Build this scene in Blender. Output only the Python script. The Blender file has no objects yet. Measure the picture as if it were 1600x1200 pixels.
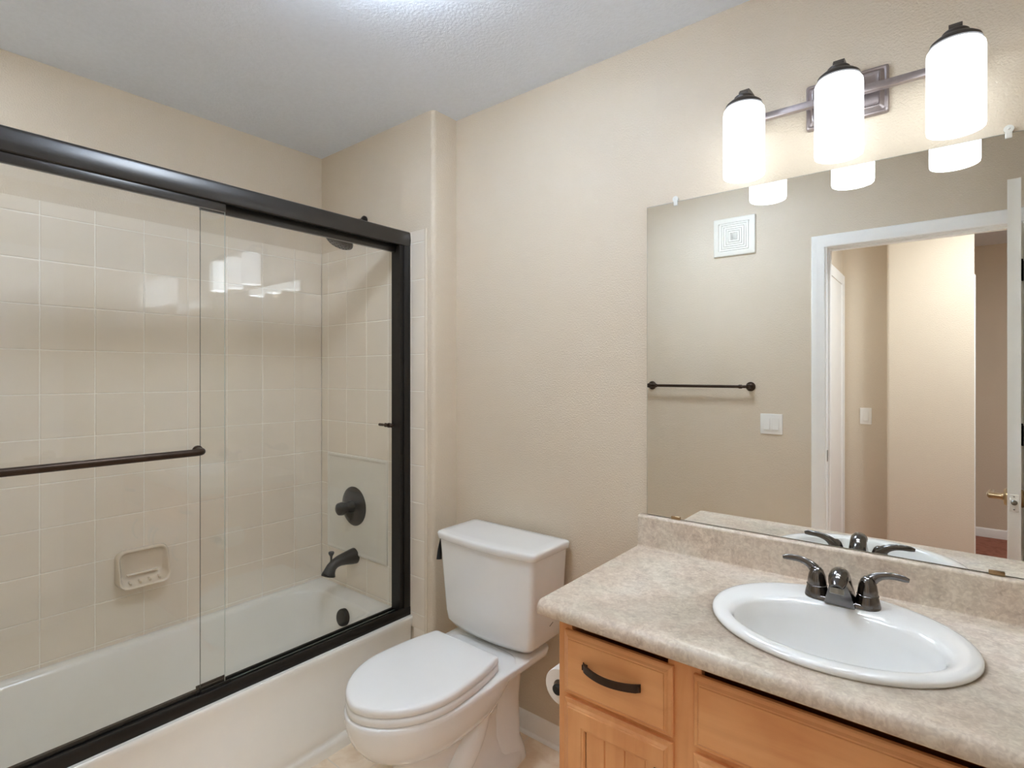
import bpy, bmesh, math, random
from mathutils import Vector, Matrix, Euler
random.seed(7)
S = bpy.context.scene
C = S.collection
PI = math.pi

# ------------------------------------------------------------------ camera, world, exposure
cam_data = bpy.data.cameras.new('camera')
cam = bpy.data.objects.new('camera', cam_data); C.objects.link(cam)
cam_data.sensor_fit = 'HORIZONTAL'; cam_data.sensor_width = 36.0
cam_data.lens = 36.0 * 845.6 / 1600.0
cam_data.shift_y = -15.0 / 1600.0
cam_data.clip_start = 0.01
cam.location = (2.444, -1.646, 1.359)
cam.rotation_euler = (PI/2, 0, math.atan((1481-800)/845.6))
S.camera = cam
S.view_settings.view_transform = 'Standard'
S.view_settings.look = 'None'
S.view_settings.gamma = 1.0
S.view_settings.use_curve_mapping = False
S.view_settings.exposure = 1.87
w = bpy.data.worlds.new('world'); S.world = w; w.use_nodes = True
w.node_tree.nodes['Background'].inputs[0].default_value = (0.9, 0.95, 1, 1)
w.node_tree.nodes['Background'].inputs[1].default_value = 0.3
S.cycles.use_denoising = True
S.cycles.denoiser = 'OPENIMAGEDENOISE'
S.cycles.max_bounces = 16; S.cycles.diffuse_bounces = 8; S.cycles.glossy_bounces = 8
S.cycles.transparent_max_bounces = 24; S.cycles.transmission_bounces = 8
S.cycles.sample_clamp_indirect = 6.0
S.cycles.blur_glossy = 0.5

SHADE_POWER = 0.85      # radiance of the frosted shades
HALL_POWER = 30.0      # radiance of the unseen lamp added in the hall
ROOM_POWER = 10.4      # radiance of the bowl lamp added to brighten the bathroom
TUB_POWER = 8.0       # radiance of the lamp added above the tub to lift the tiles

# ------------------------------------------------------------------ materials
def srgb(r, g, b):
    f = lambda c: (c/255/12.92) if c/255 <= 0.04045 else ((c/255+0.055)/1.055)**2.4
    return (f(r), f(g), f(b), 1.0)

def new_mat(name):
    m = bpy.data.materials.new(name); m.use_nodes = True
    nt = m.node_tree; b = nt.nodes['Principled BSDF']
    return m, nt, b

def N(nt, kind, **kw):
    n = nt.nodes.new(kind)
    for k, v in kw.items(): setattr(n, k, v)
    return n

def plain(name, col, rough=0.5, metal=0.0, spec=0.5, coat=0.0, var=0.03, scale=20, bump=0.0, bscale=200, emit=None):
    """A surface with a faint procedural tone variation and an optional bump."""
    m, nt, b = new_mat(name)
    L = nt.links
    tc = N(nt, 'ShaderNodeNewGeometry')
    nz = N(nt, 'ShaderNodeTexNoise'); nz.inputs['Scale'].default_value = scale; nz.inputs['Detail'].default_value = 4
    L.new(tc.outputs['Position'], nz.inputs['Vector'])
    rp = N(nt, 'ShaderNodeValToRGB')
    c0 = tuple(max(0, c*(1-var)) for c in col[:3]) + (1,)
    c1 = tuple(min(1, c*(1+var)) for c in col[:3]) + (1,)
    rp.color_ramp.elements[0].color = c0; rp.color_ramp.elements[0].position = 0.3
    rp.color_ramp.elements[1].color = c1; rp.color_ramp.elements[1].position = 0.7
    L.new(nz.outputs['Fac'], rp.inputs['Fac']); L.new(rp.outputs['Color'], b.inputs['Base Color'])
    b.inputs['Roughness'].default_value = rough; b.inputs['Metallic'].default_value = metal
    b.inputs['Specular IOR Level'].default_value = spec
    b.inputs['Coat Weight'].default_value = coat; b.inputs['Coat Roughness'].default_value = 0.05
    if bump:
        n2 = N(nt, 'ShaderNodeTexNoise'); n2.inputs['Scale'].default_value = bscale; n2.inputs['Detail'].default_value = 3
        L.new(tc.outputs['Position'], n2.inputs['Vector'])
        bp = N(nt, 'ShaderNodeBump'); bp.inputs['Strength'].default_value = bump; bp.inputs['Distance'].default_value = 0.004
        L.new(n2.outputs['Fac'], bp.inputs['Height']); L.new(bp.outputs['Normal'], b.inputs['Normal'])
    return m

M = {}
M['paint']   = plain('beige_wall_paint', srgb(219, 205, 184), 0.5, var=0.012, scale=3, bump=0.6, bscale=190, spec=0.35)
M['hallpaint'] = plain('hall_wall_paint', srgb(219, 205, 184), 0.55, var=0.012, scale=3, bump=0.5, bscale=170, spec=0.3)
M['ceil']    = plain('ceiling_paint', srgb(232, 239, 250), 0.8, var=0.02, scale=60, bump=0.5, bscale=120, spec=0.2)
M['trim']    = plain('white_trim_paint', srgb(248, 247, 243), 0.35, var=0.01)
M['porcelain'] = plain('white_porcelain', srgb(240, 240, 238), 0.12, var=0.005, coat=0.4)
M['seat']    = plain('white_toilet_plastic', srgb(240, 240, 238), 0.22, var=0.005)
M['tub']     = plain('biscuit_tub_enamel', srgb(242, 239, 231), 0.16, var=0.008, coat=0.3)
M['tile']    = plain('almond_wall_tile', srgb(238, 227, 210), 0.05, var=0.012, scale=8, coat=0.2)
M['grout']   = plain('pale_tile_grout', srgb(250, 245, 234), 0.8, var=0.03, scale=80)
M['dish']    = plain('almond_ceramic', srgb(226, 213, 193), 0.12, var=0.01, coat=0.3)
M['panel']   = plain('pale_plastic_panel', srgb(230, 226, 214), 0.3, var=0.02, bump=0.15, bscale=260)
M['black']   = plain('satin_black_metal', srgb(50, 46, 42), 0.34, metal=0.5, var=0.05, coat=0.5)
M['black'].node_tree.nodes['Principled BSDF'].inputs['Coat Roughness'].default_value = 0.28
M['blackdk'] = plain('deep_black_metal', srgb(30, 27, 24), 0.42, metal=0.3, var=0.05)
M['blackin'] = plain('black_channel_liner', srgb(14, 13, 12), 0.5, var=0.05)
M['bronze']  = plain('dark_bronze_metal', srgb(58, 55, 53), 0.28, metal=0.8, var=0.08)
M['orb']     = plain('oil_rubbed_bronze', srgb(66, 52, 42), 0.38, metal=0.7, var=0.12, scale=60)
M['gunmetal'] = plain('polished_gunmetal', srgb(112, 108, 106), 0.16, metal=1.0, var=0.04)
M['pewter']  = plain('brushed_pewter', srgb(168, 158, 157), 0.38, metal=0.9, var=0.06, scale=80)
M['pewterdk'] = plain('dark_pewter', srgb(92, 88, 86), 0.36, metal=0.9, var=0.06, scale=80)
M['nickel']  = plain('aged_brass_nickel', srgb(176, 150, 116), 0.28, metal=1.0, var=0.06)
M['steel']   = plain('dull_steel', srgb(150, 150, 146), 0.3, metal=1.0, var=0.05)
M['switch']  = plain('white_switch_plastic', srgb(240, 238, 232), 0.3, var=0.006)
M['grille']  = plain('cream_grille_plastic', srgb(232, 227, 214), 0.4, var=0.01)
M['groove']  = plain('grille_shadow_gap', srgb(150, 146, 136), 0.8, var=0.03)
M['paper']   = plain('white_tissue_paper', srgb(243, 238, 232), 0.9, var=0.02, bump=0.2, bscale=300)
M['clip']    = plain('clear_clip_plastic', srgb(232, 232, 226), 0.15, var=0.01)
M['rubber']  = plain('grey_cord', srgb(60, 60, 60), 0.6)
M['chrome']  = plain('chrome_drain', srgb(205, 205, 205), 0.12, metal=1.0, var=0.02)

def stone():
    m, nt, b = new_mat('mottled_laminate'); L = nt.links
    g = N(nt, 'ShaderNodeNewGeometry')
    n1 = N(nt, 'ShaderNodeTexNoise'); n1.inputs['Scale'].default_value = 26; n1.inputs['Detail'].default_value = 9; n1.inputs['Roughness'].default_value = 0.68
    n1.inputs['Distortion'].default_value = 0.9
    n2 = N(nt, 'ShaderNodeTexNoise'); n2.inputs['Scale'].default_value = 85; n2.inputs['Detail'].default_value = 6; n2.inputs['Distortion'].default_value = 1.2
    n3 = N(nt, 'ShaderNodeTexNoise'); n3.inputs['Scale'].default_value = 9; n3.inputs['Detail'].default_value = 3
    for n in (n1, n2, n3): L.new(g.outputs['Position'], n.inputs['Vector'])
    r1 = N(nt, 'ShaderNodeValToRGB'); e = r1.color_ramp.elements
    e[0].position = 0.30; e[0].color = srgb(150, 130, 113)
    e[1].position = 0.70; e[1].color = srgb(238, 227, 212)
    k = e.new(0.46); k.color = srgb(206, 190, 171)
    k = e.new(0.58); k.color = srgb(222, 208, 190)
    L.new(n1.outputs['Fac'], r1.inputs['Fac'])
    r2 = N(nt, 'ShaderNodeValToRGB'); r2.color_ramp.elements[0].position = 0.42; r2.color_ramp.elements[1].position = 0.62
    r2.color_ramp.elements[0].color = srgb(176, 157, 140); r2.color_ramp.elements[1].color = srgb(236, 225, 208)
    L.new(n2.outputs['Fac'], r2.inputs['Fac'])
    mx = N(nt, 'ShaderNodeMixRGB'); mx.inputs[0].default_value = 0.42
    L.new(r1.outputs['Color'], mx.inputs[1]); L.new(r2.outputs['Color'], mx.inputs[2])
    r3 = N(nt, 'ShaderNodeValToRGB'); r3.color_ramp.elements[0].position = 0.42; r3.color_ramp.elements[1].position = 0.60
    r3.color_ramp.elements[0].color = srgb(214, 192, 172); r3.color_ramp.elements[1].color = srgb(216, 207, 188)
    L.new(n3.outputs['Fac'], r3.inputs['Fac'])
    m2 = N(nt, 'ShaderNodeMixRGB'); m2.inputs[0].default_value = 0.3
    L.new(mx.outputs[0], m2.inputs[1]); L.new(r3.outputs['Color'], m2.inputs[2])
    L.new(m2.outputs[0], b.inputs['Base Color'])
    b.inputs['Roughness'].default_value = 0.42
    return m
M['stone'] = stone()

def wood(name, axis):
    m, nt, b = new_mat(name); L = nt.links
    g = N(nt, 'ShaderNodeNewGeometry')
    mp = N(nt, 'ShaderNodeMapping'); mp.inputs['Scale'].default_value = {'x': (1.2, 14, 14), 'z': (14, 14, 1.2)}[axis]
    L.new(g.outputs['Position'], mp.inputs['Vector'])
    n1 = N(nt, 'ShaderNodeTexNoise'); n1.inputs['Scale'].default_value = 2.2; n1.inputs['Detail'].default_value = 8; n1.inputs['Roughness'].default_value = 0.6
    n1.inputs['Distortion'].default_value = 0.6
    L.new(mp.outputs[0], n1.inputs['Vector'])
    n2 = N(nt, 'ShaderNodeTexNoise'); n2.inputs['Scale'].default_value = 7; n2.inputs['Detail'].default_value = 3
    L.new(g.outputs['Position'], n2.inputs['Vector'])
    r = N(nt, 'ShaderNodeValToRGB'); e = r.color_ramp.elements
    e[0].position = 0.28; e[0].color = srgb(216, 148, 92)
    e[1].position = 0.75; e[1].color = srgb(238, 180, 122)
    k = e.new(0.5); k.color = srgb(228, 163, 105)
    L.new(n1.outputs['Fac'], r.inputs['Fac'])
    r2 = N(nt, 'ShaderNodeValToRGB'); r2.color_ramp.elements[0].color = srgb(214, 144, 88); r2.color_ramp.elements[1].color = srgb(238, 180, 124)
    r2.color_ramp.elements[0].position = 0.35; r2.color_ramp.elements[1].position = 0.65
    L.new(n2.outputs['Fac'], r2.inputs['Fac'])
    mx = N(nt, 'ShaderNodeMixRGB'); mx.inputs[0].default_value = 0.4
    L.new(r.outputs['Color'], mx.inputs[1]); L.new(r2.outputs['Color'], mx.inputs[2])
    L.new(mx.outputs[0], b.inputs['Base Color'])
    b.inputs['Roughness'].default_value = 0.36
    return m
M['woodx'] = wood('honey_maple_across', 'x'); M['woodz'] = wood('honey_maple_upright', 'z')

def floor_tile():
    m, nt, b = new_mat('beige_floor_tile'); L = nt.links
    g = N(nt, 'ShaderNodeNewGeometry')
    mp = N(nt, 'ShaderNodeMapping'); mp.inputs['Location'].default_value = (0.10, 0.235, 0)
    L.new(g.outputs['Position'], mp.inputs['Vector'])
    br = N(nt, 'ShaderNodeTexBrick'); br.offset = 0.0; br.squash = 1.0
    br.inputs['Scale'].default_value = 1.0; br.inputs['Brick Width'].default_value = 0.33; br.inputs['Row Height'].default_value = 0.33
    br.inputs['Mortar Size'].default_value = 0.003; br.inputs['Mortar Smooth'].default_value = 0.2; br.inputs['Bias'].default_value = 0
    L.new(mp.outputs[0], br.inputs['Vector'])
    n1 = N(nt, 'ShaderNodeTexNoise'); n1.inputs['Scale'].default_value = 16; n1.inputs['Detail'].default_value = 8; n1.inputs['Distortion'].default_value = 0.8
    L.new(g.outputs['Position'], n1.inputs['Vector'])
    r = N(nt, 'ShaderNodeValToRGB'); e = r.color_ramp.elements
    e[0].position = 0.32; e[0].color = srgb(228, 202, 170); e[1].position = 0.68; e[1].color = srgb(247, 229, 205)
    L.new(n1.outputs['Fac'], r.inputs['Fac'])
    mx = N(nt, 'ShaderNodeMixRGB'); L.new(br.outputs['Fac'], mx.inputs[0])
    L.new(r.outputs['Color'], mx.inputs[1]); mx.inputs[2].default_value = srgb(228, 212, 190)
    L.new(mx.outputs[0], b.inputs['Base Color']); b.inputs['Roughness'].default_value = 0.4
    return m
M['floor'] = floor_tile()

def carpet():
    m, nt, b = new_mat('red_brown_patterned_floor'); L = nt.links
    g = N(nt, 'ShaderNodeNewGeometry')
    n1 = N(nt, 'ShaderNodeTexVoronoi'); n1.inputs['Scale'].default_value = 7
    n2 = N(nt, 'ShaderNodeTexNoise'); n2.inputs['Scale'].default_value = 22; n2.inputs['Detail'].default_value = 5
    L.new(g.outputs['Position'], n1.inputs['Vector']); L.new(g.outputs['Position'], n2.inputs['Vector'])
    r = N(nt, 'ShaderNodeValToRGB'); e = r.color_ramp.elements
    e[0].position = 0.35; e[0].color = srgb(112, 62, 48); e[1].position = 0.7; e[1].color = srgb(170, 112, 92)
    mx = N(nt, 'ShaderNodeMath', operation='MULTIPLY_ADD'); mx.inputs[1].default_value = 0.35
    L.new(n1.outputs['Distance'], mx.inputs[0]); L.new(n2.outputs['Fac'], mx.inputs[2])
    L.new(mx.outputs[0], r.inputs['Fac']); L.new(r.outputs['Color'], b.inputs['Base Color'])
    b.inputs['Roughness'].default_value = 0.85
    return m
M['carpet'] = carpet()

def mirror_mat():
    m, nt, b = new_mat('silvered_mirror')
    g = N(nt, 'ShaderNodeNewGeometry'); nz = N(nt, 'ShaderNodeTexNoise'); nz.inputs['Scale'].default_value = 2
    nt.links.new(g.outputs['Position'], nz.inputs['Vector'])
    r = N(nt, 'ShaderNodeValToRGB'); r.color_ramp.elements[0].color = (0.91, 0.93, 0.915, 1); r.color_ramp.elements[1].color = (0.93, 0.94, 0.93, 1)
    nt.links.new(nz.outputs['Fac'], r.inputs['Fac']); nt.links.new(r.outputs['Color'], b.inputs['Base Color'])
    b.inputs['Metallic'].default_value = 1.0; b.inputs['Roughness'].default_value = 0.0
    return m
M['mirror'] = mirror_mat()

def glass_mat():
    m = bpy.data.materials.new('clear_shower_glass'); m.use_nodes = True
    nt = m.node_tree; L = nt.links; nt.nodes.clear()
    out = N(nt, 'ShaderNodeOutputMaterial'); mix = N(nt, 'ShaderNodeMixShader')
    tr = N(nt, 'ShaderNodeBsdfTransparent'); gl = N(nt, 'ShaderNodeBsdfGlossy'); gl.inputs['Roughness'].default_value = 0.0
    tr.inputs['Color'].default_value = (0.993, 0.997, 0.993, 1)
    fr = N(nt, 'ShaderNodeFresnel'); g = N(nt, 'ShaderNodeNewGeometry')
    ma = N(nt, 'ShaderNodeMath', operation='MULTIPLY_ADD'); ma.inputs[1].default_value = 1/1.5 - 1.5; ma.inputs[2].default_value = 1.5
    L.new(g.outputs['Backfacing'], ma.inputs[0]); L.new(ma.outputs[0], fr.inputs['IOR'])
    L.new(fr.outputs[0], mix.inputs[0]); L.new(tr.outputs[0], mix.inputs[1]); L.new(gl.outputs[0], mix.inputs[2])
    L.new(mix.outputs[0], out.inputs['Surface'])
    return m
M['glass'] = glass_mat()

def edge_mat(name, v):
    m, nt, b = new_mat(name)
    g = N(nt, 'ShaderNodeNewGeometry'); nz = N(nt, 'ShaderNodeTexNoise'); nz.inputs['Scale'].default_value = 30
    nt.links.new(g.outputs['Position'], nz.inputs['Vector'])
    r = N(nt, 'ShaderNodeValToRGB'); r.color_ramp.elements[0].color = srgb(v, v+8, v+2); r.color_ramp.elements[1].color = srgb(v+18, v+26, v+18)
    nt.links.new(nz.outputs['Fac'], r.inputs['Fac']); nt.links.new(r.outputs['Color'], b.inputs['Base Color'])
    b.inputs['Roughness'].default_value = 0.1
    return m
M['gedge'] = edge_mat('green_glass_edge', 84)
M['gedge2'] = edge_mat('pale_polished_glass_edge', 205)

def lamp_mat(name, strength, col):
    m, nt, b = new_mat(name)
    g = N(nt, 'ShaderNodeNewGeometry'); nz = N(nt, 'ShaderNodeTexNoise'); nz.inputs['Scale'].default_value = 40
    nt.links.new(g.outputs['Position'], nz.inputs['Vector'])
    r = N(nt, 'ShaderNodeValToRGB')
    r.color_ramp.elements[0].color = tuple(c*0.98 for c in col[:3]) + (1,); r.color_ramp.elements[1].color = col
    nt.links.new(nz.outputs['Fac'], r.inputs['Fac']); nt.links.new(r.outputs['Color'], b.inputs['Emission Color'])
    b.inputs['Base Color'].default_value = (0.9, 0.9, 0.9, 1); b.inputs['Roughness'].default_value = 0.4
    b.inputs['Emission Strength'].default_value = strength
    return m
M['shade'] = lamp_mat('glowing_frosted_glass', SHADE_POWER, (0.84, 0.925, 1.0, 1))
M['bulb'] = lamp_mat('lit_bulb', 16.0, (0.84, 0.925, 1.0, 1))
M['dome'] = lamp_mat('added_hall_fill', HALL_POWER, (0.84, 0.91, 1.0, 1))
M['tubfill'] = lamp_mat('added_tub_fill', TUB_POWER, (0.76, 0.87, 1.0, 1))
M['roomfill'] = lamp_mat('added_room_fill', ROOM_POWER, (0.76, 0.87, 1.0, 1))

# ------------------------------------------------------------------ mesh helpers
def bx(bm, x0, x1, y0, y1, z0, z1, bevel=0.0, seg=2):
    vs = [bm.verts.new((x, y, z)) for x in (x0, x1) for y in (y0, y1) for z in (z0, z1)]
    fs = [(0,1,3,2),(4,6,7,5),(0,4,5,1),(2,3,7,6),(0,2,6,4),(1,5,7,3)]
    faces = [bm.faces.new([vs[i] for i in f]) for f in fs]
    if bevel:
        es = list({e for f in faces for e in f.edges})
        bmesh.ops.bevel(bm, geom=es, offset=bevel, segments=seg, profile=0.5, affect='EDGES')
    return vs

def prism(bm, pts, axis, a, b):
    """Extrude a closed 2D outline along an axis: 'x' pts=(y,z), 'y' pts=(x,z), 'z' pts=(x,y)."""
    def P(p, t): return {'x': (t, p[0], p[1]), 'y': (p[0], t, p[1]), 'z': (p[0], p[1], t)}[axis]
    v0 = [bm.verts.new(P(p, a)) for p in pts]; v1 = [bm.verts.new(P(p, b)) for p in pts]
    n = len(pts)
    for i in range(n): bm.faces.new((v0[i], v0[(i+1) % n], v1[(i+1) % n], v1[i]))
    bm.faces.new(v0[::-1]); bm.faces.new(v1)

def loft(bm, rings, cap0=True, cap1=True, closed=True):
    vr = [[bm.verts.new(p) for p in r] for r in rings]
    n = len(rings[0])
    for a, b in zip(vr, vr[1:]):
        for i in range(n if closed else n-1):
            bm.faces.new((a[i], a[(i+1) % n], b[(i+1) % n], b[i]))
    if cap0: bm.faces.new(vr[0][::-1])
    if cap1: bm.faces.new(vr[-1])
    return vr

def lathe(bm, prof, centre, axis=(0, 0, 1), n=32, cap0=True, cap1=True):
    """prof: (radius, distance along axis)."""
    ax = Vector(axis).normalized(); q = Vector((0, 0, 1)).rotation_difference(ax); c = Vector(centre)
    rings = [[c + q @ Vector((r*math.cos(2*PI*i/n), r*math.sin(2*PI*i/n), d)) for i in range(n)] for r, d in prof]
    loft(bm, rings, cap0, cap1)

def tube(bm, path, rad, n=12, flat=None, up=(0, 0, 1)):
    """Tube along a path; rad a number or list; flat=(width factor, height factor) squashes the section (square if n == 4)."""
    path = [Vector(p) for p in path]; up = Vector(up)
    rings = []
    for i, p in enumerate(path):
        t = (path[min(i+1, len(path)-1)] - path[max(i-1, 0)]).normalized()
        s = t.cross(up)
        if s.length < 1e-4: s = t.cross(Vector((0, 1, 0.001)))
        s.normalize(); u = s.cross(t).normalized()
        r = rad[i] if isinstance(rad, (list, tuple)) else rad
        fx, fy = (flat[i] if isinstance(flat, list) else flat) if flat else (1, 1)
        off = PI/4 if n == 4 else 0
        rings.append([p + s*(r*fx*math.cos(2*PI*k/n+off)) + u*(r*fy*math.sin(2*PI*k/n+off)) for k in range(n)])
    loft(bm, rings)

def bez(p0, p1, p2, p3, n=12):
    p0, p1, p2, p3 = map(Vector, (p0, p1, p2, p3))
    return [p0*(1-t)**3 + p1*3*t*(1-t)**2 + p2*3*t*t*(1-t) + p3*t**3 for t in [i/n for i in range(n+1)]]

def rrect(cx, cy, hx, hy, r, k=6):
    pts = []
    for (sx, sy, a0) in ((1, 1, 0), (-1, 1, PI/2), (-1, -1, PI), (1, -1, 3*PI/2)):
        for i in range(k+1):
            a = a0 + (PI/2)*i/k
            pts.append((cx + sx*(hx-r) + r*math.cos(a), cy + sy*(hy-r) + r*math.sin(a)))
    return pts

def obj(name, bm, mat, parent=None, root=None, angle=38, kind=None, mats=None):
    bmesh.ops.recalc_face_normals(bm, faces=bm.faces)
    if root is not None:
        bmesh.ops.translate(bm, vec=-Vector(root.location), verts=bm.verts)
    me = bpy.data.meshes.new(name); bm.to_mesh(me); bm.free()
    me.shade_smooth(); me.set_sharp_from_angle(angle=math.radians(angle))
    me.materials.append(M[mat])
    for m in (mats or []): me.materials.append(M[m])
    o = bpy.data.objects.new(name, me); C.objects.link(o)
    if parent is not None: o.parent = parent
    if kind: o['kind'] = kind
    return o

def tag(o, label, cat, group=None):
    o['label'] = label; o['category'] = cat
    if group: o['group'] = group
    return o

def thing(name, label, cat, loc, group=None):
    o = bpy.data.objects.new(name, None); o.empty_display_size = 0.05
    C.objects.link(o); o.location = loc
    return tag(o, label, cat, group)

def B(): return bmesh.new()

def struct(name, mat, *boxes, label=None, bevel=0.0):
    bm = B()
    for b in boxes: bx(bm, *b, bevel=bevel)
    o = obj(name, bm, mat, kind='structure')
    if label: o['label'] = label
    return o

# ------------------------------------------------------------------ dimensions
H = 2.438; YW = -1.65; XR = 2.87; YE = -0.132; XS = 0.814
DX0, DX1, DZ = 1.943, 2.697, 2.035           # door opening between jambs
HY = YW - 0.115                                # hall side of the front wall

# ------------------------------------------------------------------ room shell
struct('floor', 'floor', (-0.1, XR+0.1, HY, 0.1, -0.06, 0.0), label='beige mottled tile floor of the bathroom')
struct('ceiling', 'ceil', (-0.1, XR+0.1, HY, 0.1, H, H+0.06), label='textured white bathroom ceiling')
struct('wall_back', 'paint', (XS-0.02, XR+0.1, 0.0, 0.1, 0, H), label='beige wall behind the mirror, vanity and toilet')
struct('wall_left', 'paint', (-0.1, 0.0, HY, 0.1, 0, H), label='beige wall along the length of the tub')
struct('wall_right', 'paint', (XR, XR+0.1, HY, 0.1, 0, H), label='beige wall at the right end of the vanity')
# stub wall at the tap end of the tub with a bullnose corner
bm = B()
r = 0.02
out = [(-0.02, YE), (XS-r, YE)] + [(XS-r+r*math.sin(a), YE+r-r*math.cos(a)) for a in [PI/2*i/8 for i in range(1, 9)]] + [(XS, 0.05), (-0.02, 0.05)]
prism(bm, out, 'z', 0, H)
obj('wall_alcove', bm, 'paint', kind='structure')['label'] = 'short stub wall with rounded corner at the tap end of the tub'
struct('wall_front', 'paint', (-0.05, DX0-0.02, HY, YW, 0, H), (DX1+0.02, XR+0.05, HY, YW, 0, H), (DX0-0.02, DX1+0.02, HY, YW, DZ+0.02, H),
       label='beige wall with the doorway, opposite the mirror')

# hall beyond the doorway (seen in the mirror)
HX0, HX1, HYF = 1.86, 4.3, -4.38
struct('floor_hall', 'carpet', (HX0-0.1, HX1+0.1, HYF-0.1, HY, -0.06, -0.002), label='red-brown patterned hall floor')
struct('ceiling_hall', 'ceil', (HX0-0.1, HX1+0.1, HYF-0.1, HY, H, H+0.06), label='hall ceiling')
struct('wall_hall_end', 'hallpaint', (HX0-0.1, HX0, -2.96, HY, 0, H), label='short hall end wall with white door')
struct('wall_hall_recess', 'hallpaint', (HX0-0.1, 2.14, -2.96, -2.86, 0, H), label='recessed hall wall with light switch')
bm = B(); r = 0.02
out = [(2.129+r-r*math.cos(a), -2.70-r+r*math.sin(a)) for a in [PI/2*i/8 for i in range(9)]]
out += [(2.57, -2.70), (2.57, HYF), (2.129, HYF)]
prism(bm, out, 'z', 0, H)
obj('wall_hall_bend', bm, 'hallpaint', kind='structure')['label'] = 'bright hall wall facing the bathroom door'
struct('wall_hall_far', 'hallpaint', (2.5, HX1+0.1, HYF-0.1, HYF, 0, H), label='far wall of the room beyond the hall')
struct('wall_hall_right', 'hallpaint', (HX1, HX1+0.1, HYF, HY, 0, H), label='right wall beyond the hall')
struct('wall_hall_front', 'hallpaint', (XR, HX1+0.1, HY, HY+0.1, 0, H), label='hall wall beside the bathroom')

# ------------------------------------------------------------------ tiles: pillowed ceramic units on a grout bed
P = 0.1547; GR = 0.0023
TZ = [0.340] + [0.5155 + P*i for i in range(-1, 10)][1:] # row lines
rows = []
z = 0.3608
rows.append((0.30, z))
while z < 1.90 - 0.02:
    rows.append((z, z+P)); z += P
TOP = z + 0.051
rows.append((z, TOP))
def tile_wall(name, cols, put, nrm, label, skip=None):
    """cols: (a0,a1) spans along the wall; put(a, z, d) -> point at depth d off the wall."""
    bm = B()
    a0 = min(c[0] for c in cols); a1 = max(c[1] for c in cols)
    def quad(pts, mi):
        f = bm.faces.new([bm.verts.new(p) for p in pts]); f.material_index = mi
    z0 = rows[0][0]
    # grout bed
    for d in (0.0066,):
        quad([put(a0, z0, d), put(a1, z0, d), put(a1, TOP-0.001, d), put(a0, TOP-0.001, d)], 1)
    quad([put(a0, TOP-0.001, d), put(a1, TOP-0.001, d), put(a1, TOP-0.001, 0), put(a0, TOP-0.001, 0)], 1)
    for (b0, b1) in cols:
        for (r0, r1) in rows:
            if skip and skip(b0, b1, r0, r1): continue
            tx, tz = random.uniform(-1, 1)*0.00006, random.uniform(-1, 1)*0.00006
            ring = []
            for (ins, d) in ((0, 0.003), (0.0002, 0.0066), (0.0012, 0.0076), (0.0032, 0.008)):
                e = GR/2 + ins; rr = []
                for (sa, sz) in ((0, 0), (1, 0), (1, 1), (0, 1)):
                    aa = (b0+e) if not sa else (b1-e); zz = (r0+e) if not sz else (r1-e)
                    dd = d + ((tx*(sa-0.5)+tz*(sz-0.5)) if d > 0.005 else 0)
                    rr.append(put(aa, zz, dd))
                ring.append(rr)
            loft(bm, ring, cap0=False)
    o = obj(name, bm, 'tile', kind='structure', mats=['grout'], angle=6)
    o['label'] = label
    return o
cols = []
y = -0.1275 - 0.0
edges = [-0.138] + [-0.2820 - 0.1555*i for i in range(0, 9)] + [YW]
edges = [e for e in edges if e > YW+0.03] + [YW]
for i in range(len(edges)-1): cols.append((edges[i+1], edges[i]))
tile_wall('wall_tile_left', cols, lambda a, z, d: (0.002+d, a, z), 'x', 'almond square wall tiles above the back of the tub')
ecols = [(0.010, 0.067)] + [(0.067+P*i, 0.067+P*(i+1)) for i in range(4)] + [(0.067+4*P, 0.777)]
tile_wall('wall_tile_end', ecols, lambda a, z, d: (a, YE+0.002-d, z), 'y', 'almond wall tiles at the tap end of the tub')
fcols = [(0.010, 0.067)] + [(0.067+P*i, 0.067+P*(i+1)) for i in range(4)] + [(0.067+4*P, 0.777)]
tile_wall('wall_tile_front', fcols, lambda a, z, d: (a, YW-0.002+d, z), 'y', 'almond wall tiles at the head end of the tub')
# bullnose trim strip with tile down to the floor in front of the tub
bm = B()
prism(bm, [(0.7785, YE+0.001), (0.7785, YE-0.004), (0.7755, YE-0.0062), (0.772, YE-0.007), (0.7675, YE-0.0066), (0.766, YE-0.004), (0.766, YE+0.001)], 'z', 0.06, TOP)
obj('trim_1', bm, 'dish', kind='structure')['label'] = 'glossy rounded edge of the tile beside the shower frame'
bm = B()
for (z0, z1) in ((0.06, 0.2061), (0.2061, 0.302)):
    bx(bm, 0.700, 0.7665, YE-0.0055, YE+0.001, z0+0.001, z1-0.001, bevel=0.0012)
obj('trim_2', bm, 'tile', kind='structure')['label'] = 'column of narrow tiles below the shower frame'

# ------------------------------------------------------------------ baseboards and door trim
def base_profile(h=0.085, t=0.013):
    return [(0, 0), (t, 0), (t, h*0.55), (t*0.85, h*0.62), (t*0.85, h*0.7), (t*0.5, h*0.86), (t*0.42, h*0.96), (t*0.2, h), (0, h)]
def shoe(): return [(0.0, 0), (0.022, 0), (0.021, 0.008), (0.017, 0.015), (0.010, 0.019), (0.0, 0.02)]
def baseboard(name, axis, a, b, wall, sgn, label, h=0.085):
    bm = B()
    pr = [(wall + sgn*p[0], p[1]) for p in base_profile(h)]
    prism(bm, pr, axis, a, b)
    o = obj(name, bm, 'trim', kind='structure'); o['label'] = label
    return o
baseboard('baseboard_back', 'x', XS, 1.70, 0.0, -1, 'white baseboard behind the toilet', h=0.075)
bm = B(); prism(bm, [(-0.012-p[0], p[1]) for p in [(0, 0), (0.012, 0), (0.011, 0.006), (0.007, 0.010), (0, 0.011)]], 'x', XS, 1.70)
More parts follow.
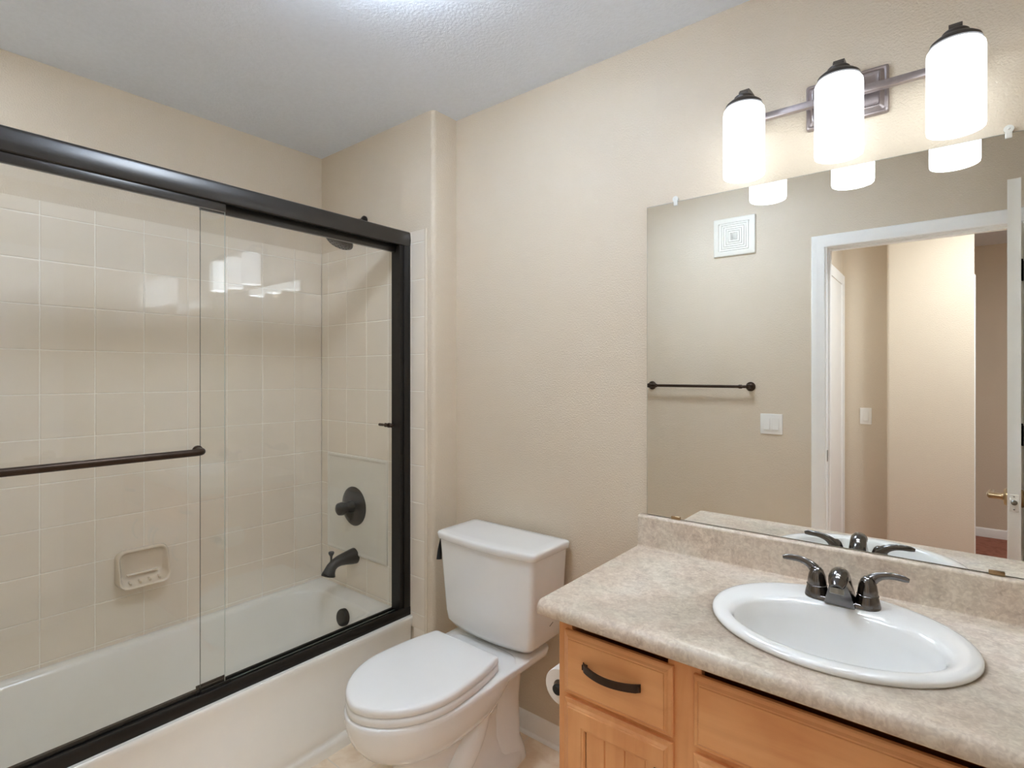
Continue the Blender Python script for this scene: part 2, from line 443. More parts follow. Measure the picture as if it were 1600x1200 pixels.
obj('trim_3', bm, 'trim', kind='structure')['label'] = 'quarter-round shoe moulding behind the toilet'
baseboard('baseboard_front', 'x', 0.80, DX0-0.075, YW, 1, 'white baseboard opposite the vanity')
baseboard('baseboard_hall_far', 'x', 2.57, HX1, HYF, 1, 'white baseboard in the room beyond the hall', h=0.075)
baseboard('baseboard_hall_bend', 'x', 2.15, 2.57, -2.70, 1, 'white baseboard in the hall', h=0.09)

def casing_profile(u0, sgn, base, out, wdt=0.062):
    """2D casing section: u across, v off the wall."""
    pr = [(0, 0), (0, 0.007), (0.004, 0.010), (0.012, 0.010), (0.020, 0.012), (0.034, 0.013), (0.040, 0.016), (wdt-0.004, 0.017), (wdt, 0.013), (wdt, 0)]
    return [(u0 + sgn*p[0], base + out*p[1]) for p in pr]
def door_trim(name, x0, x1, ztop, wall, out, label):
    bm = B()
    pr = [(0, 0), (0, 0.007), (0.004, 0.010), (0.012, 0.010), (0.020, 0.012), (0.034, 0.013), (0.040, 0.016), (0.058, 0.017), (0.062, 0.013), (0.062, 0)]
    rings = []
    for (cx, cz, dx, dz) in ((x0, 0, -1, 0), (x0, ztop, -1, 1), (x1, ztop, 1, 1), (x1, 0, 1, 0)):
        rings.append([(cx + dx*p[0], wall + out*p[1], cz + dz*p[0]) for p in pr])
    loft(bm, rings)
    o = obj(name, bm, 'trim', kind='structure'); o['label'] = label
    return o
door_trim('trim_4', DX0-0.008, DX1+0.008, DZ+0.0, YW, 1, 'white moulded casing round the bathroom doorway')
door_trim('trim_5', DX0-0.008, DX1+0.008, DZ+0.0, HY, -1, 'white casing on the hall side of the doorway')
bm = B()
bx(bm, DX0-0.02, DX0, HY, YW, 0, DZ+0.018); bx(bm, DX1, DX1+0.02, HY, YW, 0, DZ+0.018); bx(bm, DX0, DX1, HY, YW, DZ, DZ+0.018)
bx(bm, DX0, DX0+0.011, HY+0.03, YW-0.042, 0, DZ, bevel=0.002); bx(bm, DX1-0.011, DX1, HY+0.03, YW-0.042, 0, DZ, bevel=0.002)
bx(bm, DX0+0.011, DX1-0.011, HY+0.03, YW-0.042, DZ-0.011, DZ)
jamb = obj('trim_6', bm, 'trim', kind='structure'); jamb['label'] = 'white door jamb lining the bathroom doorway'
bm = B(); bx(bm, DX0, DX0+0.0015, YW-0.036, YW-0.008, 0.895, 0.955, bevel=0.0006)
obj('strike_plate', bm, 'steel', parent=jamb)

# the open bathroom door, seen edge-on in the mirror
ang = math.radians(4.2)
door = bpy.data.objects.new('door_1', None); C.objects.link(door); door['kind'] = 'structure'
door.location = (DX1-0.003, YW+0.004, 0.008); door.rotation_euler = (0, 0, ang)
door['label'] = 'white bathroom door standing open beside the vanity'
W = 0.762; T = 0.035
bm = B()
# slab with recessed panels on both faces
bx(bm, -T+0.004, -0.004, 0.002, W-0.002, 0.0, 2.022)
for (x0, x1) in ((-T, -T+0.006), (-0.006, 0)):
    for (a, b, c, d) in ((0, 0.11, 0, 2.022), (W-0.11, W, 0, 2.022), (0.335, 0.427, 0.22, 1.90), (0.11, W-0.11, 0, 0.24), (0.11, W-0.11, 0.80, 0.98), (0.11, W-0.11, 1.90, 2.022)):
        bx(bm, x0, x1, a, b, c, d)
    for (a, b) in ((0.125, 0.32), (0.442, 0.637)):
        for (c, d) in ((0.26, 0.78), (1.0, 1.88)):
            bx(bm, x0+0.001, x1-0.001, a+0.012, b-0.012, c+0.012, d-0.012, bevel=0.003)
obj('door_slab', bm, 'trim', parent=door, angle=30)
bm = B(); bx(bm, -T+0.006, -0.006, W-0.003, W+0.0012, 0.88, 0.94, bevel=0.0008)
lp = obj('latch_plate', bm, 'switch', parent=door)
bm = B(); lathe(bm, [(0.0, -0.001), (0.0085, -0.001), (0.0085, 0.006), (0.006, 0.009), (0.0, 0.010)], (-T/2, W, 0.912), (0, 1, 0), n=16)
lathe(bm, [(0.0, 0), (0.003, 0), (0.002, 0.002), (0, 0.0025)], (-T/2, W, 0.932), (0, 1, 0), n=10)
lathe(bm, [(0.0, 0), (0.003, 0), (0.002, 0.002), (0, 0.0025)], (-T/2, W, 0.888), (0, 1, 0), n=10)
obj('latch_bolt', bm, 'steel', parent=lp)
for s in (-1, 1):
    bm = B(); fx = -T if s < 0 else 0.0
    lathe(bm, [(0.0, -0.001), (0.031, -0.001), (0.031, 0.004), (0.027, 0.009), (0.014, 0.011), (0.0105, 0.018), (0.0105, 0.050), (0.0, 0.052)], (fx, W-0.062, 0.918), (s, 0, 0), n=28)
    tube(bm, [(fx+s*0.045, W-0.056, 0.918), (fx+s*0.047, W-0.09, 0.918), (fx+s*0.046, W-0.13, 0.918), (fx+s*0.043, W-0.165, 0.917)], [0.0095, 0.010, 0.009, 0.008], n=14)
    obj('lever_handle', bm, 'nickel', parent=door)
for hz in (0.25, 1.08, 1.81):
    bm = B()
    for k in range(5):
        lathe(bm, [(0.0, 0), (0.0065, 0.0), (0.0065, 0.0175), (0.0, 0.0175)], (0.005, -0.004, hz-0.045+0.018*k), n=14)
    lathe(bm, [(0, 0), (0.004, 0.0), (0.0055, 0.004), (0.003, 0.008), (0, 0.009)], (0.005, -0.004, hz+0.045), n=12)
    bx(bm, -0.002, 0.0022, 0.0, 0.036, hz-0.045, hz+0.045)
    obj('hinge', bm, 'blackin', parent=door)

# hall end door + casing (on the wall x = HX0)
d2 = bpy.data.objects.new('door_2', None); C.objects.link(d2); d2['kind'] = 'structure'; d2.location = (HX0, -2.42, 0)
d2['label'] = 'white closet door at the end of the hall'
bm = B(); bx(bm, -0.010, 0.004, -0.345, 0.39, 0.005, 1.99)
obj('door_slab', bm, 'trim', parent=d2)
bm = B()
pr = [(0, 0), (0, 0.010), (0.012, 0.012), (0.040, 0.014), (0.062, 0.016), (0.066, 0.013), (0.066, 0)]
rings = []
for (cy, cz, dy, dz) in ((-2.765, 0, -1, 0), (-2.765, 1.99, -1, 1), (-2.03, 1.99, 1, 1), (-2.03, 0, 1, 0)):
    rings.append([(HX0 + p[1], cy + dy*p[0], cz + dz*p[0]) for p in pr])
loft(bm, rings)
obj('trim_7', bm, 'trim', kind='structure')['label'] = 'white casing round the closet door at the hall end'
bm = B()
rings = []
for (cy, cz, dy, dz) in ((-2.80, 0, 1, 0), (-2.80, 1.905, 1, 1), (-3.55, 1.905, -1, 1), (-3.55, 0, -1, 0)):
    rings.append([(2.57 + p[1]*0.45, cy + dy*p[0], cz + dz*p[0]) for p in pr])
loft(bm, rings)
obj('trim_8', bm, 'trim', kind='structure')['label'] = 'white casing edge round the corner of the hall wall'

# ------------------------------------------------------------------ bathtub
tub = thing('bathtub', 'biscuit white alcove bathtub behind the sliding glass doors', 'bathtub', (0.37, -0.9, 0.0))
bm = B()
tx0, tx1, ty0, ty1, tz = 0.010, 0.695, YW+0.006, -0.138, 0.347
def tub_ring(x0, x1, y0, y1, rx, ry, z, k=8):
    pts = []
    for (cx, cy, sx, sy, a0) in ((x1-rx[0], y1-ry, 1, 1, 0), (x0+rx[1], y1-ry, -1, 1, PI/2), (x0+rx[1], y0+ry, -1, -1, PI), (x1-rx[0], y0+ry, 1, -1, 3*PI/2)):
        R_x = rx[0] if sx > 0 else rx[1]
        for i in range(k+1):
            a = a0 + PI/2*i/k
            pts.append((cx + R_x*math.cos(a), cy + ry*math.sin(a), z))
    return pts
# outer edge of the deck, then inwards and down into the basin
rg = [tub_ring(tx0, tx1-0.004, ty0, ty1, (0.004, 0.004), 0.004, tz),
      tub_ring(tx0+0.004, tx1-0.012, ty0+0.004, ty1-0.004, (0.006, 0.006), 0.006, tz+0.001),
      tub_ring(0.052, 0.624, ty0+0.05, ty1-0.082, (0.12, 0.12), 0.18, tz+0.001),
      tub_ring(0.058, 0.618, ty0+0.056, ty1-0.088, (0.12, 0.12), 0.18, tz-0.003),
      tub_ring(0.064, 0.613, ty0+0.062, ty1-0.094, (0.12, 0.12), 0.18, tz-0.013),
      tub_ring(0.078, 0.600, ty0+0.10, ty1-0.105, (0.12, 0.12), 0.17, tz-0.10),
      tub_ring(0.098, 0.575, ty0+0.20, ty1-0.125, (0.12, 0.12), 0.16, 0.12),
      tub_ring(0.115, 0.545, ty0+0.26, ty1-0.155, (0.11, 0.11), 0.14, 0.075),
      tub_ring(0.160, 0.500, ty0+0.32, ty1-0.20, (0.09, 0.09), 0.10, 0.060)]
loft(bm, rg, cap0=False)
# apron: bowed outwards towards the middle, with a toe strip
ny = 40; prof = []
rowsA = []
for j in range(ny+1):
    t = j/ny; yy = ty1 + (ty0-ty1)*t
    bow = 0.034*math.sin(PI*min(1, max(0, t)))**0.8
    pts = [(tx1-0.010, tz+0.001), (tx1-0.005, tz-0.0005), (tx1-0.001, tz-0.004), (tx1, tz-0.011), (tx1-0.001+bow*0.05, tz-0.025), (tx1-0.010+bow*0.2, tz-0.05), (tx1-0.014+bow*0.45, tz-0.10),
           (tx1-0.012+bow*0.75, 0.16), (tx1-0.008+bow*0.95, 0.09), (tx1-0.004+bow, 0.058), (tx1-0.004+bow*0.9, 0.048), (tx1+0.012+bow*0.6, 0.040), (tx1+0.030+bow*0.15, 0.034), (tx1+0.034, 0.026), (tx1+0.036, 0.0)]
    rowsA.append([(p[0], yy, p[1]) for p in pts])
loft(bm, rowsA, cap0=False, cap1=False, closed=False)
# closed underside/back so it is solid from other sides
bx(bm, tx0, tx0+0.004, ty0, ty1, 0.0, tz-0.002)
obj('tub_shell', bm, 'tub', parent=tub, root=tub, angle=60)
bm = B()
oc = (0.355, ty1-0.1035, 0.281)
lathe(bm, [(0.0, -0.012), (0.037, -0.012), (0.037, 0.012), (0.034, 0.017), (0.024, 0.020), (0.0, 0.021)], oc, (0, -1, 0.13), n=36)
obj('overflow_cover', bm, 'blackdk', parent=tub, root=tub)
bm = B(); lathe(bm, [(0.0, -0.006), (0.034, -0.006), (0.034, 0.002), (0.028, 0.004), (0.02, 0.002), (0.0, 0.005)], (0.335, -0.42, 0.061), n=28)
obj('drain', bm, 'black', parent=tub, root=tub)

# ------------------------------------------------------------------ sliding shower door
sd = thing('shower_door', 'black-framed sliding glass door standing on the tub rim', 'shower door', (0.65, -0.9, tz))
fx0, fx1 = 0.615, 0.682
bm = B()   # header with a softly rounded face
hp = [(fx0, 1.897), (fx0, 1.955), (fx0+0.004, 1.960), (fx1-0.014, 1.960)]
hp += [(fx1-0.014+0.012*math.sin(a), 1.948+0.012*math.cos(a)) for a in [PI/2*i/5 for i in range(1, 6)]]
hp += [(fx1, 1.936), (fx1+0.001, 1.922), (fx1, 1.908), (fx1-0.002, 1.899), (fx1-0.006, 1.896), (fx1-0.006, 1.905), (fx0+0.008, 1.905), (fx0+0.006, 1.897)]
prism(bm, hp, 'y', YW+0.010, -0.139)
obj('header', bm, 'black', parent=sd, root=sd)
bm = B()
tp = [(fx0, tz+0.001), (fx1-0.001, tz+0.001), (fx1, tz+0.004), (fx1-0.001, tz+0.034), (fx1-0.004, tz+0.038), (fx1-0.010, tz+0.038), (fx1-0.012, tz+0.022), (fx0+0.012, tz+0.018), (fx0+0.010, tz+0.030), (fx0, tz+0.030)]
prism(bm, tp, 'y', YW+0.010, -0.139)
obj('bottom_track', bm, 'blackdk', parent=sd, root=sd)
for (ya, yb, yc) in ((-0.139, -0.172, -0.190), (YW+0.010, YW+0.044, YW+0.060)):
    bm = B()
    bx(bm, fx1-0.016, fx1-0.001, min(ya, yb), max(ya, yb), tz+0.036, 1.898, bevel=0.002)
    bx(bm, fx0+0.002, fx0+0.020, min(ya, yb), max(ya, yb), tz+0.03, 1.898, bevel=0.002)
    bx(bm, fx0+0.006, fx1-0.008, min(ya, yc) if ya > -1 else ya, max(ya, yc) if ya < -1 else ya, tz+0.03, 1.898)
    obj('wall_jamb', bm, 'blackdk', parent=sd, root=sd)
def panel(x, y0, y1, label, edge):
    bm = B()
    t = 0.003
    vs = bx(bm, x-t, x+t, y0, y1, tz+0.026, 1.90)
    o = obj('glass_panel', bm, 'glass', parent=sd, root=sd, mats=[edge])
    for p in o.data.polygons:
        if abs(p.normal.x) < 0.5: p.material_index = 1
    o['label'] = label
    return o
XO, XI = 0.664, 0.637
gp = panel(XO, YW+0.05, -0.883, 'front glass panel carrying the long black towel bar', 'gedge2')
bm = B(); bx(bm, XO-0.008, XO+0.009, YW+0.05, -0.883, 1.871, 1.900, bevel=0.0015)
obj('hanger_rail', bm, 'black', parent=gp, root=sd)
bm = B()
zb = 1.128; xb = XO+0.052; ya, yb = -0.965, -1.575
pth = [(XO+0.003, ya, zb), (xb-0.020, ya, zb)] + [(xb-0.020+0.020*math.sin(a), ya-0.020+0.020*math.cos(a), zb) for a in [PI/2*i/6 for i in range(1, 7)]]
pth2 = [(xb-0.020+0.020*math.cos(a), yb+0.020-0.020*math.sin(a), zb) for a in [PI/2*i/6 for i in range(0, 7)]] + [(XO+0.003, yb, zb)]
tube(bm, pth+pth2, 0.0105, n=16)
for yy in (ya, yb): lathe(bm, [(0, 0), (0.015, 0), (0.015, 0.005), (0.011, 0.007), (0, 0.007)], (XO+0.003, yy, zb), (1, 0, 0), n=20)
obj('towel_bar', bm, 'orb', parent=gp, root=sd)
gi = panel(XI, -0.945, -0.178, 'rear glass panel beside the taps', 'gedge')
bm = B(); bx(bm, XI-0.009, XI+0.008, -0.945, -0.178, 1.871, 1.900, bevel=0.0015)
obj('hanger_rail', bm, 'black', parent=gi, root=sd)
bm = B()
yk, zk = -0.212, 1.147
lathe(bm, [(0, 0), (0.009, 0), (0.009, 0.012), (0.005, 0.016), (0.0045, 0.020), (0.0, 0.021)], (XI+0.003, yk, zk), (1, 0, 0), n=16)
lathe(bm, [(0, 0), (0.010, 0), (0.010, 0.006), (0.004, 0.010), (0.004, 0.014), (0.008, 0.018), (0.009, 0.026), (0.005, 0.031), (0.0045, 0.036), (0.006, 0.042), (0.006, 0.066), (0.0, 0.068)], (XI-0.003, yk, zk), (-1, 0, 0), n=16)
obj('pull_knob', bm, 'orb', parent=gi, root=sd)
bm = B()
bx(bm, fx0+0.014, fx1-0.012, -0.955, -0.868, tz+0.018, tz+0.030, bevel=0.001)
for xx in (XO+0.006, (XO+XI)/2, XI-0.006): bx(bm, xx-0.0022, xx+0.0022, -0.955, -0.868, tz+0.029, tz+0.046, bevel=0.0008)
obj('bottom_guide', bm, 'blackin', parent=sd, root=sd)

# ------------------------------------------------------------------ fixtures on the tap wall
YT = YE - 0.006
ap = tag(obj('access_panel', (lambda bm: (
    loft(bm, [[(x, YT-d, z) for (x, z) in rrect(0.299, 0.748, 0.230-i, 0.230-i, 0.004, 2)] for (i, d) in ((0, -0.001), (0, 0.004), (0.002, 0.006), (0.010, 0.006), (0.012, 0.004), (0.020, 0.0035))]), bm)[1])(B()), 'panel'),
    'square pale plastic cover panel on the tile behind the shower valve', 'panel')
sv = thing('shower_valve', 'round dark bronze shower valve on the pale panel above the spout', 'valve', (0.287, YT-0.0035, 0.745))
bm = B(); lathe(bm, [(0.0, 0.0), (0.090, 0.0), (0.0905, 0.003), (0.086, 0.007), (0.06, 0.012), (0.034, 0.015), (0.0, 0.015)], sv.location, (0, -1, 0), n=56)
obj('escutcheon', bm, 'bronze', parent=sv, root=sv)
bm = B(); v0 = Vector(sv.location)
lathe(bm, [(0.0, 0.008), (0.031, 0.008), (0.029, 0.02), (0.0245, 0.04), (0.024, 0.052), (0.0, 0.054)], v0, (0, -1, 0), n=32)
lathe(bm, [(0.0, 0.05), (0.0265, 0.05), (0.0295, 0.056), (0.030, 0.072), (0.027, 0.083), (0.018, 0.0895), (0.0, 0.091)], v0, (0, -1, 0), n=32)
obj('lever_handle', bm, 'bronze', parent=sv, root=sv)
sp = thing('tub_spout', 'dark bronze tub spout with diverter knob above the overflow', 'spout', (0.287, YT, 0.507))
b0 = Vector(sp.location); bm = B()
pth = [b0+Vector((0, 0.0, 0.006)), b0+Vector((0, -0.02, 0.006)), b0+Vector((0, -0.055, 0.006)), b0+Vector((0, -0.085, 0.004)), b0+Vector((0, -0.108, -0.003)), b0+Vector((0, -0.124, -0.016)), b0+Vector((0, -0.133, -0.032)), b0+Vector((0, -0.138, -0.046))]
tube(bm, pth, [0.037, 0.035, 0.0285, 0.0245, 0.0225, 0.023, 0.026, 0.031], n=28, up=(1, 0, 0))
lathe(bm, [(0.031, 0), (0.031, 0.004), (0.024, 0.006), (0.0, 0.006)], b0+Vector((0, -0.138, -0.046)), (0, -0.3, -1), n=28)
obj('spout_body', bm, 'bronze', parent=sp, root=sp, angle=60)
bm = B(); lathe(bm, [(0.0, 0), (0.0055, 0), (0.0045, 0.022), (0.006, 0.034), (0.012, 0.044), (0.013, 0.050), (0.011, 0.053), (0, 0.053)], b0+Vector((0, -0.124, 0.002)), n=20)
obj('diverter_knob', bm, 'bronze', parent=sp, root=sp)
sh = thing('shower_fixture', 'dark bronze shower head on a bent arm above the black header', 'shower head', (0.352, YT+0.005, 2.062))
b0 = Vector(sh.location); bm = B()
lathe(bm, [(0.0, -0.004), (0.026, 0.0), (0.026, 0.005), (0.020, 0.010), (0.011, 0.013), (0.0, 0.013)], b0, (0, -1, 0), n=28)
obj('flange', bm, 'bronze', parent=sh, root=sh)
bm = B(); hc = Vector((0.352, -0.262, 1.948))
hn = Vector((0.0, -0.42, -0.9)).normalized()
tube(bm, bez(b0, b0+Vector((0, -0.055, 0.0)), hc-hn*0.10+Vector((0, 0.0, 0.0)), hc-hn*0.035, 14), 0.0095, n=14)
obj('shower_arm', bm, 'bronze', parent=sh, root=sh)
bm = B(); lathe(bm, [(0.0, -0.045), (0.013, -0.045), (0.014, -0.035), (0.024, -0.024), (0.050, -0.012), (0.060, -0.004), (0.061, 0.004), (0.056, 0.008), (0.0, 0.009)], hc, hn, n=40)
q = Vector((0, 0, 1)).rotation_difference(hn)
for rr, k in ((0.018, 6), (0.034, 12), (0.048, 18)):
    for i in range(k):
        p = hc + q @ Vector((rr*math.cos(2*PI*i/k), rr*math.sin(2*PI*i/k), 0.008))
        lathe(bm, [(0.0, 0), (0.0028, 0), (0.002, 0.003), (0, 0.003)], p, hn, n=6)
obj('spray_head', bm, 'bronze', parent=sh, root=sh)

# soap dish
bm = B()
cy, cz = -0.9135, 0.622
def dish_ring(hy, hz, r, xf, dz=0.0):
    return [(xf(z), y, z) for (y, z) in rrect(cy, cz+dz, hy, hz, r, 6)]
slope = lambda base, k: (lambda z: base + k*max(0, (cz+0.07-z))/0.14)
rings = [dish_ring(0.088, 0.070, 0.030, lambda z: 0.009), dish_ring(0.088, 0.070, 0.030, slope(0.018, 0.016)),
         dish_ring(0.0865, 0.0685, 0.030, slope(0.026, 0.034)), dish_ring(0.084, 0.066, 0.028, slope(0.030, 0.041)),
         dish_ring(0.081, 0.063, 0.026, slope(0.030, 0.041)), dish_ring(0.078, 0.060, 0.025, slope(0.027, 0.038)),
         dish_ring(0.074, 0.053, 0.022, slope(0.020, 0.022), 0.003), dish_ring(0.068, 0.046, 0.02, slope(0.016, 0.006), 0.006)]
loft(bm, rings)
for k in range(4):   # ridges in the tray
    bx(bm, 0.028, 0.060, cy-0.048+0.032*k-0.003, cy-0.048+0.032*k+0.003, cz-0.056, cz-0.046, bevel=0.002)
bx(bm, 0.014, 0.030, cy-0.052, cy+0.052, cz-0.030, cz-0.022, bevel=0.003)
tag(obj('soap_dish', bm, 'dish', angle=60), 'almond ceramic soap dish set into the tiles above the tub', 'soap dish')

# ------------------------------------------------------------------ toilet
XC = 1.169
to = thing('toilet', 'white two-piece toilet with closed lid between tub and vanity', 'toilet', (XC, -0.42, 0.0))
def egg(z, yc, hw, lf, lb, pb=2.0, pf=2.0, n=56, dx=0.0):
    pts = []
    for i in range(n):
        a = 2*PI*i/n; c, s = math.cos(a), math.sin(a)
        p, L = (pf, lf) if s < 0 else (pb, lb)
        k = (abs(c)**p + abs(s)**p)**(-1/p)
        pts.append((XC + dx + hw*c*k, yc + L*s*k, z))
    return pts
bm = B()
rings = [egg(0.0, -0.42, 0.122, 0.205, 0.332, 5, 2.6), egg(0.02, -0.42, 0.120, 0.203, 0.330, 5, 2.6), egg(0.036, -0.42, 0.114, 0.199, 0.322, 5, 2.5), egg(0.05, -0.42, 0.102, 0.194, 0.310, 4, 2.5),
         egg(0.065, -0.42, 0.090, 0.188, 0.300, 3.5, 2.4), egg(0.12, -0.42, 0.080, 0.182, 0.280, 3, 2.2), egg(0.19, -0.43, 0.082, 0.184, 0.265, 3, 2.2),
         egg(0.222, -0.44, 0.094, 0.196, 0.255, 3, 2.1), egg(0.248, -0.46, 0.120, 0.218, 0.25, 2.8, 2.1), egg(0.278, -0.48, 0.146, 0.238, 0.26, 2.8, 2.05), egg(0.312, -0.49, 0.165, 0.254, 0.28, 3, 2.0),
         egg(0.350, -0.495, 0.177, 0.264, 0.300, 3.4, 2.0), egg(0.380, -0.495, 0.181, 0.268, 0.305, 5, 2.0), egg(0.392, -0.495, 0.181, 0.268, 0.305, 5, 2.0), egg(0.397, -0.495, 0.178, 0.265, 0.302, 5, 2.0), egg(0.3985, -0.495, 0.172, 0.259, 0.296, 5, 2.0)]
loft(bm, rings)
loft(bm, [[(XC+p[0], p[1], z) for p in rrect(0, -0.215+dy, hw, 0.155, 0.03, 6)] for (z, hw, dy) in ((0.335, 0.120, 0.02), (0.360, 0.162, 0.006), (0.370, 0.174, 0), (0.393, 0.180, 0), (0.3972, 0.177, 0))])
# rear column under the tank and the exposed trapway on each side
cr = []
for (z, hw, y0, y1) in ((0.0, 0.110, -0.26, -0.085), (0.03, 0.104, -0.255, -0.09), (0.07, 0.086, -0.25, -0.095), (0.2, 0.082, -0.25, -0.095), (0.32, 0.092, -0.26, -0.085), (0.365, 0.115, -0.27, -0.075)):
    cr.append([(XC+p[0], p[1], z) for p in rrect(0, (y0+y1)/2, hw, (y1-y0)/2, min(hw, (y1-y0)/2)*0.6, 6)])
loft(bm, cr)
for s in (-1, 1):
    tube(bm, bez((XC+s*0.084, -0.34, 0.335), (XC+s*0.094, -0.34, 0.21), (XC+s*0.078, -0.43, 0.14), (XC+s*0.058, -0.52, 0.02), 16), [0.036+0.010*math.sin(PI*i/16) for i in range(17)], n=14)
obj('bowl', bm, 'porcelain', parent=to, root=to, angle=60)
def d_ring(z, ins, hw=0.1765, yc=-0.538, lf=0.222, lb=0.40, yb=-0.308, rc=0.012):
    """Closed-front seat outline: elliptical nose, flanks easing in to a straight back edge with small corners."""
    hw -= ins; lf -= ins; yb -= ins
    side = []
    tb = math.asin((yb-yc)/lb)
    wb = hw*math.cos(tb)
    for i in range(25): # right flank from the nose to near the back corner
        a = -PI/2 + (PI/2+tb*0.955)*i/24
        L = lf if a < 0 else lb
        side.append((hw*max(0.0, math.cos(a))**(1.14 if a < 0 else 1.0), yc + L*math.sin(a)))
    x_, y_ = side[-1]
    for k in range(1, 6):
        t = k/5
        side.append(((1-t)**2*x_ + 2*t*(1-t)*wb + t*t*(wb-rc), (1-t)**2*y_ + 2*t*(1-t)*yb + t*t*yb))
    pts = [(XC+x, y, z) for x, y in side] + [(XC-x, y, z) for x, y in side[::-1][:-1]]
    return pts
bm = B()
outer = [d_ring(0.4005, 0.008), d_ring(0.4005, 0.003), d_ring(0.403, 0.0005), d_ring(0.4215, 0.0005), d_ring(0.4237, 0.003), d_ring(0.4237, 0.03)]
loft(bm, outer)
obj('seat', bm, 'seat', parent=to, root=to, angle=50)
bm = B()
loft(bm, [d_ring(0.4270, 0.009), d_ring(0.4270, 0.0015), d_ring(0.4285, 0.0), d_ring(0.443, 0.0005), d_ring(0.4475, 0.003), d_ring(0.450, 0.008), d_ring(0.4515, 0.018), d_ring(0.4525, 0.05), d_ring(0.453, 0.10)])
obj('lid', bm, 'seat', parent=to, root=to, angle=50)
for s in (-1, 1):
    bm = B()
    bx(bm, XC+s*0.075-0.022, XC+s*0.075+0.022, -0.310, -0.284, 0.404, 0.432, bevel=0.005)
    obj('seat_hinge', bm, 'seat', parent=to, root=to)
# tank: tapered, front bowed
def tank_ring(z, hw, yb, yf, bow, r=0.03, n=10):
    pts = []
    for i in range(n+1):
        u = -1 + 2*i/n
        pts.append((XC + u*(hw-r), yf + bow*(u*u-1)*1.0 + 0.0, z))
    for k in range(1, 7):
        a = -PI/2 + PI/2*k/6; pts.append((XC + hw-r + r*math.cos(a), yf + r + r*math.sin(a), z))
    rb = 0.012
    for k in range(0, 5):
        a = PI/2*k/4; pts.append((XC + hw-rb + rb*math.cos(a), yb - rb + rb*math.sin(a), z))
    for k in range(0, 5):
        a = PI/2 + PI/2*k/4; pts.append((XC - hw+rb + rb*math.cos(a), yb - rb + rb*math.sin(a), z))
    for k in range(0, 6):
        a = PI + PI/2*k/6; pts.append((XC - hw+r + r*math.cos(a), yf + r + r*math.sin(a), z))
    return pts
bm = B()
loft(bm, [tank_ring(0.404, 0.150, -0.035, -0.180, 0.014), tank_ring(0.416, 0.165, -0.035, -0.190, 0.014), tank_ring(0.421, 0.182, -0.032, -0.202, 0.016), tank_ring(0.442, 0.200, -0.030, -0.212, 0.018, 0.022), tank_ring(0.476, 0.205, -0.028, -0.215, 0.018, 0.02),
          tank_ring(0.60, 0.213, -0.026, -0.222, 0.018, 0.02), tank_ring(0.742, 0.222, -0.024, -0.230, 0.018, 0.02)])
obj('tank', bm, 'porcelain', parent=to, root=to, angle=50)
bm = B()
loft(bm, [tank_ring(0.7435, 0.220, -0.024, -0.228, 0.018, 0.02), tank_ring(0.7435, 0.226, -0.020, -0.234, 0.019, 0.02), tank_ring(0.746, 0.229, -0.018, -0.237, 0.019, 0.022), tank_ring(0.764, 0.231, -0.016, -0.239, 0.019, 0.022),
          tank_ring(0.7695, 0.228, -0.019, -0.236, 0.019, 0.022), tank_ring(0.772, 0.220, -0.026, -0.228, 0.018, 0.022), tank_ring(0.7735, 0.19, -0.05, -0.20, 0.015, 0.022)])
obj('tank_lid', bm, 'porcelain', parent=to, root=to, angle=50)
bm = B(); tube(bm, [(XC+0.2060, -0.112, 0.4905), (XC+0.2066, -0.093, 0.4990)], 0.0011, n=8)
obj('maker_mark', bm, 'rubber', parent=to, root=to)['label'] = 'tiny grey mark low on the tank side'
bm = B()   # flush lever on the left side of the tank
fxl = XC - 0.2205
lathe(bm, [(0, 0), (0.016, 0), (0.016, 0.005), (0.011, 0.010), (0.009, 0.016), (0, 0.018)], (fxl, -0.195, 0.724), (-1, 0, 0), n=20)
tube(bm, [(fxl-0.018, -0.195, 0.730), (fxl-0.020, -0.199, 0.714), (fxl-0.018, -0.207, 0.690), (fxl-0.014, -0.214, 0.655)], [0.009, 0.008, 0.010, 0.013], n=14, flat=(1, 0.55), up=(1, 0, 0))
obj('flush_lever', bm, 'blackin', parent=to, root=to)

# ------------------------------------------------------------------ vanity cabinet
CX0, CX1, CYF = 1.700, 2.862, -0.535
va = thing('vanity_cabinet', 'honey maple vanity cabinet under the mottled counter', 'cabinet', ((CX0+CX1)/2, -0.28, 0.0))
bm = B()
bx(bm, CX0, CX0+0.018, CYF+0.018, -0.014, 0.0, 0.762); bx(bm, CX1-0.018, CX1, CYF+0.018, -0.014, 0.0, 0.762)
bx(bm, CX0+0.018, CX1-0.018, CYF+0.02, -0.014, 0.10, 0.116); bx(bm, CX0+0.018, CX1-0.018, -0.02, -0.014, 0.10, 0.762)
bx(bm, CX0+0.018, CX1-0.018, -0.47, -0.455, 0.0, 0.10)
obj('carcass', bm, 'woodz', parent=va, root=va)
bm = B()
bx(bm, CX0-0.001, CX0+0.036, CYF, CYF+0.019, 0.10, 0.765, bevel=0.001)
stiles = [(1.978, 2.050), (2.495, 2.547), (CX1-0.036, CX1)]
for (a, b) in stiles: bx(bm, a, b, CYF, CYF+0.019, 0.10, 0.765, bevel=0.001)
for (a, b) in ((CX0+0.036, 1.978), (2.050, 2.495), (2.547, CX1-0.036)):
    for (c, d) in ((0.10, 0.135), (0.567, 0.606)): bx(bm, a, b, CYF+0.0004, CYF+0.019, c, d)
    bx(bm, a, b, CYF+0.055, CYF+0.074, 0.72, 0.765)  # top rail set back so the gap under the counter falls dark
obj('face_frame', bm, 'woodz', parent=va, root=va)
